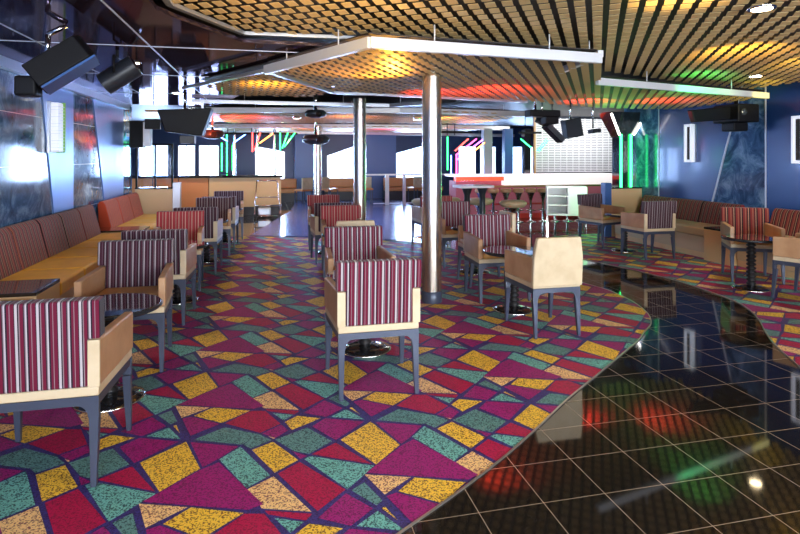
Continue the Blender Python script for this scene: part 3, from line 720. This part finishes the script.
# low stools nearer
def pouf(x, y, s, label):
    t = thing('swivel_stool', (x, y, 0), 0, label, 'stool')
    MB().lathe([(.06*s, .60), (.20*s, .62), (.25*s, .67), (.25*s, .71), (.2*s, .74), (.02, .75)], 28).build('seat', 'bench_beige', t)
    MB().lathe([(.07, .02), (.05, .1), (.05, .5), (.12, .62)], 20).build('pedestal', 'chrome', t); MB().lathe([(.2, 0), (.2, .012), (.06, .03)], 24).build('base', 'chrome', t)
    return t
pf = pouf(4.45, 9.75, 1, 'round beige-topped swivel stool in front of the bar')
clone(pf, (4.05, 10.4, 0), 0, 'round swivel stool behind the nearest beige-topped one'); clone(pf, (3.5, 10.75, 0), 0, 'round swivel stool beside the white high table'); clone(pf, (2.95, 10.5, 0), 0, 'round swivel stool left of the white high table')
t = thing('high_table', (3.72, 9.9, 0), 0, 'white-topped high table with dark pedestals before the bar', 'table')
MB().box(-.33, .33, -.22, .22, .98, 1.03).build('tabletop', 'white', t, .01)
MB().lathe([(.14, 0), (.12, .05), (.055, .12), (.055, .85), (.10, .97)], 20, -.12, 0).build('pedestal', 'black_rubber', t); MB().lathe([(.14, 0), (.12, .05), (.055, .12), (.055, .85), (.10, .97)], 20, .18, 0).build('pedestal', 'dark_body', t)

# white cabinet on legs
t = thing('service_cabinet', (6.30, 11.05, 0), math.radians(-24), 'white open-shelved service cabinet on thin legs by the bar', 'cabinet')
c = MB(); c.box(-.42, .42, .0, .40, .88, .91).box(-.42, .42, 0, .40, .28, .31).box(-.42, -.39, 0, .4, .31, .88).box(.39, .42, 0, .4, .31, .88).box(-.39, .39, .37, .4, .31, .88).box(.02, .05, .01, .37, .31, .88); c.build('carcass', 'white', t)
MB().box(.05, .39, -.005, .02, .31, .88).build('door', 'white', t, .003)
for z in (.49, .69): MB().box(-.39, .02, .0, .37, z, z+.02).build('shelf', 'white', t)
for x in (-.40, .40):
    for y in (.02, .38): MB().box(x-.012, x+.012, y-.012, y+.012, 0, .28).build('leg', 'chrome', t)

# green neon column with a flared head
t = thing('neon_column', (6.93, 10.02, 0), 0, 'dark column with flared head and green neon tubes beside the bar', 'column')
MB().box(-.14, .14, -.12, .12, 0, 1.95).build('shaft', 'black_gloss', t)
MB().loft([(-.16, -.12, 1.95), (.16, -.12, 1.95), (.16, .12, 1.95), (-.16, .12, 1.95)], [(-.40, -.2, 2.44), (.40, -.2, 2.44), (.40, .2, 2.44), (-.40, .2, 2.44)]).build('flared_head', 'black_gloss', t)
for x in (-.12, .10): MB().tube((x, -.15, .3), (x, -.15, 2.0), .022, 8).build('green_tube', 'neon_green', t)
for s in (-1, 1): MB().tube((s*.16, -.16, 1.99), (s*.39, -.23, 2.40), .020, 8).build('white_tube', 'neon_white', t)
pl = bpy.data.lights.new('green_glow', 'POINT'); pl.energy = 26; pl.color = (.05, 1, .2); pl.shadow_soft_size = .15; po = bpy.data.objects.new('green_glow', pl); C.objects.link(po); po.location = (7.0, 10.55, .8)

# perforated white screen behind the bar
t = thing('slatted_screen', (9.0, 15.2, 0), 0, 'tall white perforated screen behind the right bar', 'screen')
m = MB()
for i in range(32): m.box(-1.35, 1.35, 0, .03, 1.1+i*.05, 1.132+i*.05)
for i in range(14): m.box(-1.35+i*.2, -1.33+i*.2, -.01, .0, 1.1, 2.7)
m.build('slats', 'white', t); MB().box(-1.4, -1.35, -.02, .05, 0, 2.72).box(1.35, 1.4, -.02, .05, 0, 2.72).build('frame', 'wood_trim', t)
MB().box(-1.35, 1.35, .12, .14, 1.0, 2.72).build('backing', 'dark_body', t)
area('screen_wash', (9.0, 14.0, 2.6), (math.radians(35), 0, 0), 2.6, .2, 42, (.95, .95, 1))

# neon fans at the back right
neon('neon_sign', (4.75, 14.6, 1.1), [((0, 0, .1), (0, 0, 1.0), 'green'), ((.10, 0, 0), (.10, 0, .5), 'blue')], 'vertical green and blue neon tubes right of the nearest column')
neon('neon_sign', (5.0, 14.7, 1.1), [((0, 0, .62), (.38, 0, .95), 'red'), ((.02, 0, .5), (.62, 0, .95), 'magenta'), ((.06, 0, .38), (.80, 0, .93), 'purple'), ((.14, 0, .3), (.86, 0, .85), 'orange'), ((.04, 0, -.3), (.04, 0, .5), 'magenta'), ((.14, 0, -.3), (.14, 0, .3), 'red')], 'fan of red, pink and purple neon tubes above the bar')
neon('neon_sign', (7.0, 14.5, 1.1), [((.2, 0, .68), (-.15, 0, .95), 'green'), ((.34, 0, .62), (.62, 0, .95), 'green'), ((.40, 0, .60), (.7, 0, .93), 'green')], 'green V-shaped neon left of the white screen')
for x, y, m_, l in ((6.9, 15.4, 'blue_panel', 'blue-violet pillar behind the bar, left of the screen'), (6.25, 15.4, 'alu', 'pale metal pillar behind the bar')):
    tag(MB().box(x-.13, x+.13, y, y+.2, 0, 2.38).build('pillar', m_), l, 'pillar')
tag(MB().box(7.35, 7.55, 15.3, 15.5, 0, 2.38).build('pillar', 'black_gloss'), 'black glossy pillar beside the white screen', 'pillar')

# ---------------------------------------------------------------- stage lights and speakers
def rod_mount(t, z, top, r=.012):
    MB().tube((0, 0, z), (0, 0, top), r, 8).box(-.05, .05, -.05, .05, top-.02, top).build('mount', 'black_matt', t)
# big tilted loudspeaker
t = thing('loudspeaker', (-1.42, 4.42, 2.22), 0, 'large black loudspeaker tilted from the ceiling at top left', 'loudspeaker')
R = Matrix.Rotation(math.radians(38), 4, Vector((0, -1, 0))) @ Matrix.Rotation(math.radians(10), 4, 'Z')
def rotated(mb, R): mb.v = [tuple(R @ Vector(v)) for v in mb.v]; return mb
rotated(MB().hexa([(-.21, -.12), (.17, -.12), (.21, -.05), (.21, .14), (-.21, .14)], -.10, .08), R).build('cabinet', 'black_matt', t, .01)
rotated(MB().box(-.20, .20, -.10, .13, -.115, -.10), R).build('grille', 'blue_panel', t)  # coloured blue for the blue light falling on the speaker front
MB().path([(-.1, .05, .05), (-.1, .05, .2), (.02, .05, .27)], .02).build('bracket', 'chrome', t)
m = MB().box(-.27, -.13, -.08, .06, -.25, -.11); m.build('yoke_light', 'black_matt', t, .02)
t = thing('par_light', (-1.28, 5.45, 2.28), 0, 'grey ceiling spotlight beside the large loudspeaker', 'stage light')
R = Matrix.Rotation(math.radians(55), 4, 'Y')
rotated(MB().tube((0, 0, -.16), (0, 0, .16), .10, 24), R).build('can', 'dark_body', t, .006); rotated(MB().lathe([(.088, .161), (.085, .166), (.02, .17)], 24), R).build('lens', 'chrome', t)
MB().path([(-.02, -.12, .0), (-.02, -.12, .15), (-.02, .12, .15), (-.02, .12, 0)], .01).tube((-.02, 0, .15), (-.02, 0, .22), .015, 8).build('yoke', 'black_matt', t)
t = thing('moving_head_light', (-1.14, 8.45, 2.10), 0, 'big black moving-head light hanging over the left row', 'stage light')
MB().loft([(-.24, -.16, -.20), (.24, -.16, -.26), (.24, .16, -.26), (-.24, .16, -.20)], [(-.34, -.18, .10), (.38, -.18, .14), (.38, .18, .14), (-.34, .18, .10)]).build('body', 'black_matt', t, .02)
MB().box(-.06, .14, -.1, .1, -.36, -.25).build('lens_barrel', 'black_rubber', t, .01); MB().box(-.52, -.32, -.04, .04, -.16, -.02).build('arm', 'black_matt', t); MB().tube((.0, 0, .12), (0, 0, .40), .02).tube((-.34, 0, .05), (.34, 0, .2), .015).build('mount', 'chrome', t)
MB().box(.24, .27, -.17, -.16, -.05, .25).build('safety_strap', 'alu', t)
# wall speaker
t = thing('wall_speaker', (-2.30, 11.1, 1.72), 0, 'black loudspeaker on the far part of the left wall', 'loudspeaker')
MB().box(-.12, .10, -.14, .14, 0, .48).build('cabinet', 'black_matt', t, .01); MB().box(-.19, -.12, -.03, .03, .2, .26).build('bracket', 'alu', t); MB().box(.10, .22, -.10, .12, .02, .46).build('side_panel', 'white_metal', t, .005)
def projector(x, y, z, s, label, top=2.75):
    t = thing('projector', (x, y, z), .2, label, 'projector')
    MB().lathe([(.10*s, -.09*s), (.22*s, -.05*s), (.24*s, .02*s), (.18*s, .08*s), (.05, .09*s)], 20).build('body', 'dark_body', t)
    MB().tube((0, -.18*s, 0), (0, -.28*s, -.02), .06*s, 16).build('lens', 'black_gloss', t); MB().tube((0, 0, .08*s), (0, 0, top-z), .03, 10).build('mount', 'chrome', t)
projector(.82, 10.0, 2.31, .8, 'small dark projector hanging left of the second column')
projector(1.15, 14.0, 1.98, 1.4, 'dark dome light above the far slim column', 2.75)
projector(-1.3, 14.3, 2.1, 1.2, 'dark dome light above the left bar', 2.46)
# cluster on the right
t = thing('stage_light_rig', (4.7, 8.95, 2.22), 0, 'black stage light under the ceiling edge left of the tilted speakers', 'stage light')
MB().box(-.35, .22, -.12, .12, .02, .14).build('housing', 'black_matt', t, .02); MB().box(-.05, .2, -.1, .1, -.10, .03).build('lamp_head', 'black_matt', t, .02); MB().tube((-.2, 0, .13), (-.2, 0, .53), .02).build('mount', 'chrome', t)
def tilted_speaker(x, y, z, ang, w_, h_, label):
    t = thing('loudspeaker', (x, y, z), 0, label, 'loudspeaker'); R = Matrix.Rotation(math.radians(ang), 4, Vector((0, 1, 0)))
    rotated(MB().box(-w_/2, w_/2, -.1, .1, -h_/2, h_/2), R).build('cabinet', 'black_matt', t, .01); rotated(MB().box(-w_/2+.01, w_/2-.01, -.108, -.10, -h_/2+.01, h_/2-.01), R).build('grille', 'dark_body', t)
    MB().tube((0, .05, .05), (0, .05, 2.75-z), .015, 8).build('mount', 'chrome', t)
tilted_speaker(4.98, 9.2, 1.98, -48, .11, .42, 'slim black loudspeaker tilted over the bar side'); tilted_speaker(5.46, 9.4, 2.08, -10, .32, .34, 'square black loudspeaker hanging before the white screen')
tilted_speaker(5.0, 9.62, 2.2, -65, .10, .25, 'small black loudspeaker above the slim tilted one'); tilted_speaker(5.86, 9.3, 2.03, 80, .07, .16, 'tiny black loudspeaker right of the square one')
t = thing('stage_light_rig', (6.75, 7.15, 2.12), 0, 'large black light rig against the right wall', 'stage light')
MB().loft([(-.62, -.05, -.06), (.1, -.05, .0), (.1, .05, .0), (-.62, .05, -.06)], [(-.68, -.05, .12), (.1, -.05, .2), (.1, .05, .2), (-.68, .05, .12)]).build('arm', 'black_matt', t, .02)
MB().box(.0, .38, -.2, .3, -.05, .22).build('housing', 'black_matt', t, .02); MB().box(.02, .28, -.1, .15, -.18, -.05).build('lamp_head', 'black_matt', t, .02)
m = MB().lathe([(.05, 0), (.045, .01), (.01, .012)], 20); m.v = [(a+.10, -.2-z, b+.10) for a, b, z in m.v]; m.build('lens', 'screen_glass', t); MB().tube((.2, .05, .2), (.2, .05, .6), .03).build('mount', 'black_matt', t)

# recessed downlights
def downlight(x, y, z, e, label):
    t = thing('downlight', (x, y, z), 0, label, 'lamp')
    MB().lathe([(.085, -.012), (.09, -.006), (.09, .0)], 28).build('ring', 'chrome', t); MB().lathe([(.065, -.014), (.065, -.0125)], 24).build('lamp', 'downlight_glow', t)
    spot('downlight_beam', (x, y, z-.03), (x, y, 0), e, (1, .86, .66), 110, .8)
downlight(-1.32, 6.1, 2.5, 30, 'recessed warm downlight above the left bench'); downlight(-1.3, 8.85, 2.5, 30, 'recessed warm downlight behind the moving-head light')
for x, y, l in ((3.3, 3.2, 'recessed downlight in the near gold grid'), (.6, 2.2, 'recessed downlight at the top of the near gold grid'), (5.99, 5.9, 'recessed downlight above the right bench')): downlight(x, y, 2.575, 45, l)

# coloured uplights aimed at the grids
for n, l, tg, e, c, s in (('amber_up', (1.3, 6.0, 1.9), (1.0, 5.6, 2.4), 76, (1, .45, .06), 95), ('amber_up', (4.2, 4.3, 2.0), (4.5, 4.6, 2.6), 57, (1, .6, .08), 80), ('amber_up', (5.3, 4.4, 2.1), (5.8, 4.9, 2.6), 51, (1, .7, .05), 70),
                          ('amber_up', (2.5, 3.0, 2.1), (2.6, 3.1, 2.6), 51, (1, .65, .2), 80), ('red_up', (2.6, 6.4, 2.05), (2.8, 6.6, 2.4), 45, (1, .04, .03), 120), ('red_up', (4.6, 7.6, 2.1), (4.7, 7.7, 2.4), 40, (1, .04, .06), 120)):
    spot(n, l, tg, e, c, s, .8, .05)

spot('green_wash', (4.9, 5.3, 2.0), (5.3, 6.1, 2.4), 90, (.05, 1, .25), 60, .9)
spot('yellow_wash', (6.4, 5.75, 2.05), (6.65, 6.42, 2.4), 40, (1, .85, .1), 50, .9)
spot('amber_up', (.3, 2.7, 2.0), (.3, 3.4, 2.6), 76, (1, .62, .18), 110, .9)

spot('cabinet_fill', (6.0, 9.6, 2.35), (6.4, 11.0, .6), 150, (1, .97, .95), 50, .7)  # lamp added to brighten the white service cabinet

downlight(-1.6, 14.9, 2.455, 70, 'added fill downlight over the orange end of the left bar'); downlight(.4, 14.9, 2.455, 70, 'added fill downlight over the beige end of the left bar')  # lamps added to warm the front of the left bar
spot('red_up', (1.9, 7.0, 1.95), (2.2, 7.2, 2.4), 40, (1, .05, .03), 120, .9); spot('amber_up', (-.1, 6.6, 2.0), (0, 6.8, 2.4), 38, (1, .5, .05), 100, .9)
spot('red_up', (5.6, 7.4, 1.95), (5.8, 7.4, 2.4), 45, (1, .04, .05), 120, .9)

for x, y, l in ((.6, 12.2, 'added cool fill light over the near edge of the dance floor'), (3.2, 12.0, 'added cool fill light between the dance floor and the bar stools'), (2.4, 14.6, 'added cool fill light over the middle of the dance floor'), (-1.2, 10.4, 'added cool fill light over the far end of the left row')):  # cool lamps added to bring blue light into the far lounge
    t = thing('downlight', (x, y, 2.38 if y < 14 and y > 11 else 2.5), 0, l, 'lamp'); z = t.location.z
    MB().lathe([(.085, -.012), (.09, -.006), (.09, .12)], 28).build('ring', 'chrome', t); MB().lathe([(.065, -.014), (.065, -.0125)], 24).build('lamp', 'neon_white', t)
    spot('downlight_beam', (x, y, z-.03), (x, y, 0), 95, (.50, .62, 1), 130, .8)

for x, y, c, e in ((-.6, 12.2, (1, .06, .04), 55), (1.6, 11.6, (1, .35, .06), 45), (3.6, 11.6, (1, .5, .15), 50), (-1.4, 13.6, (1, .12, .03), 70), (.6, 16.6, (1, .25, .05), 45), (3.4, 16.4, (.8, .1, .5), 50), (5.0, 12.4, (1, .5, .2), 35)):
    spot('stage_uplight', (x, y, 1.95), (x+.1, y+.3, 2.4), e, c, 140, .9)

GROUPS = {'round_table': 'round black lounge tables', 'bar_stool': 'bar stools at the right bar', 'swivel_stool': 'swivel stools in front of the right bar', 'wall_bench': 'wall benches', 'console': 'low consoles between the benches',
          'wall_sconce': 'ribbed wall sconces', 'downlight': 'recessed ceiling downlights', 'column': 'polished metal columns', 'cafe_chair': 'chairs by the far windows', 'window_bench': 'low benches under the far windows',
          'ceiling_grid': 'gold blade ceiling grids', 'ceiling_beam': 'ceiling beams', 'neon_sign': 'neon tube signs', 'projector': 'hanging projectors', 'pole': 'chrome poles behind the left bar', 'loudspeaker': 'hanging loudspeakers'}
for o in list(scn.objects):
    if o.parent is None and 'label' in o:
        b = o.name.split('.')[0]
        if b in GROUPS: o['group'] = GROUPS[b]
        elif b == 'armchair': o['group'] = 'armchairs of the left row' if o.location.x < 0 else 'armchairs of the middle row' if o.location.x < 1.6 else 'armchairs right of the column' if o.location.x < 4 else 'armchairs along the right benches'
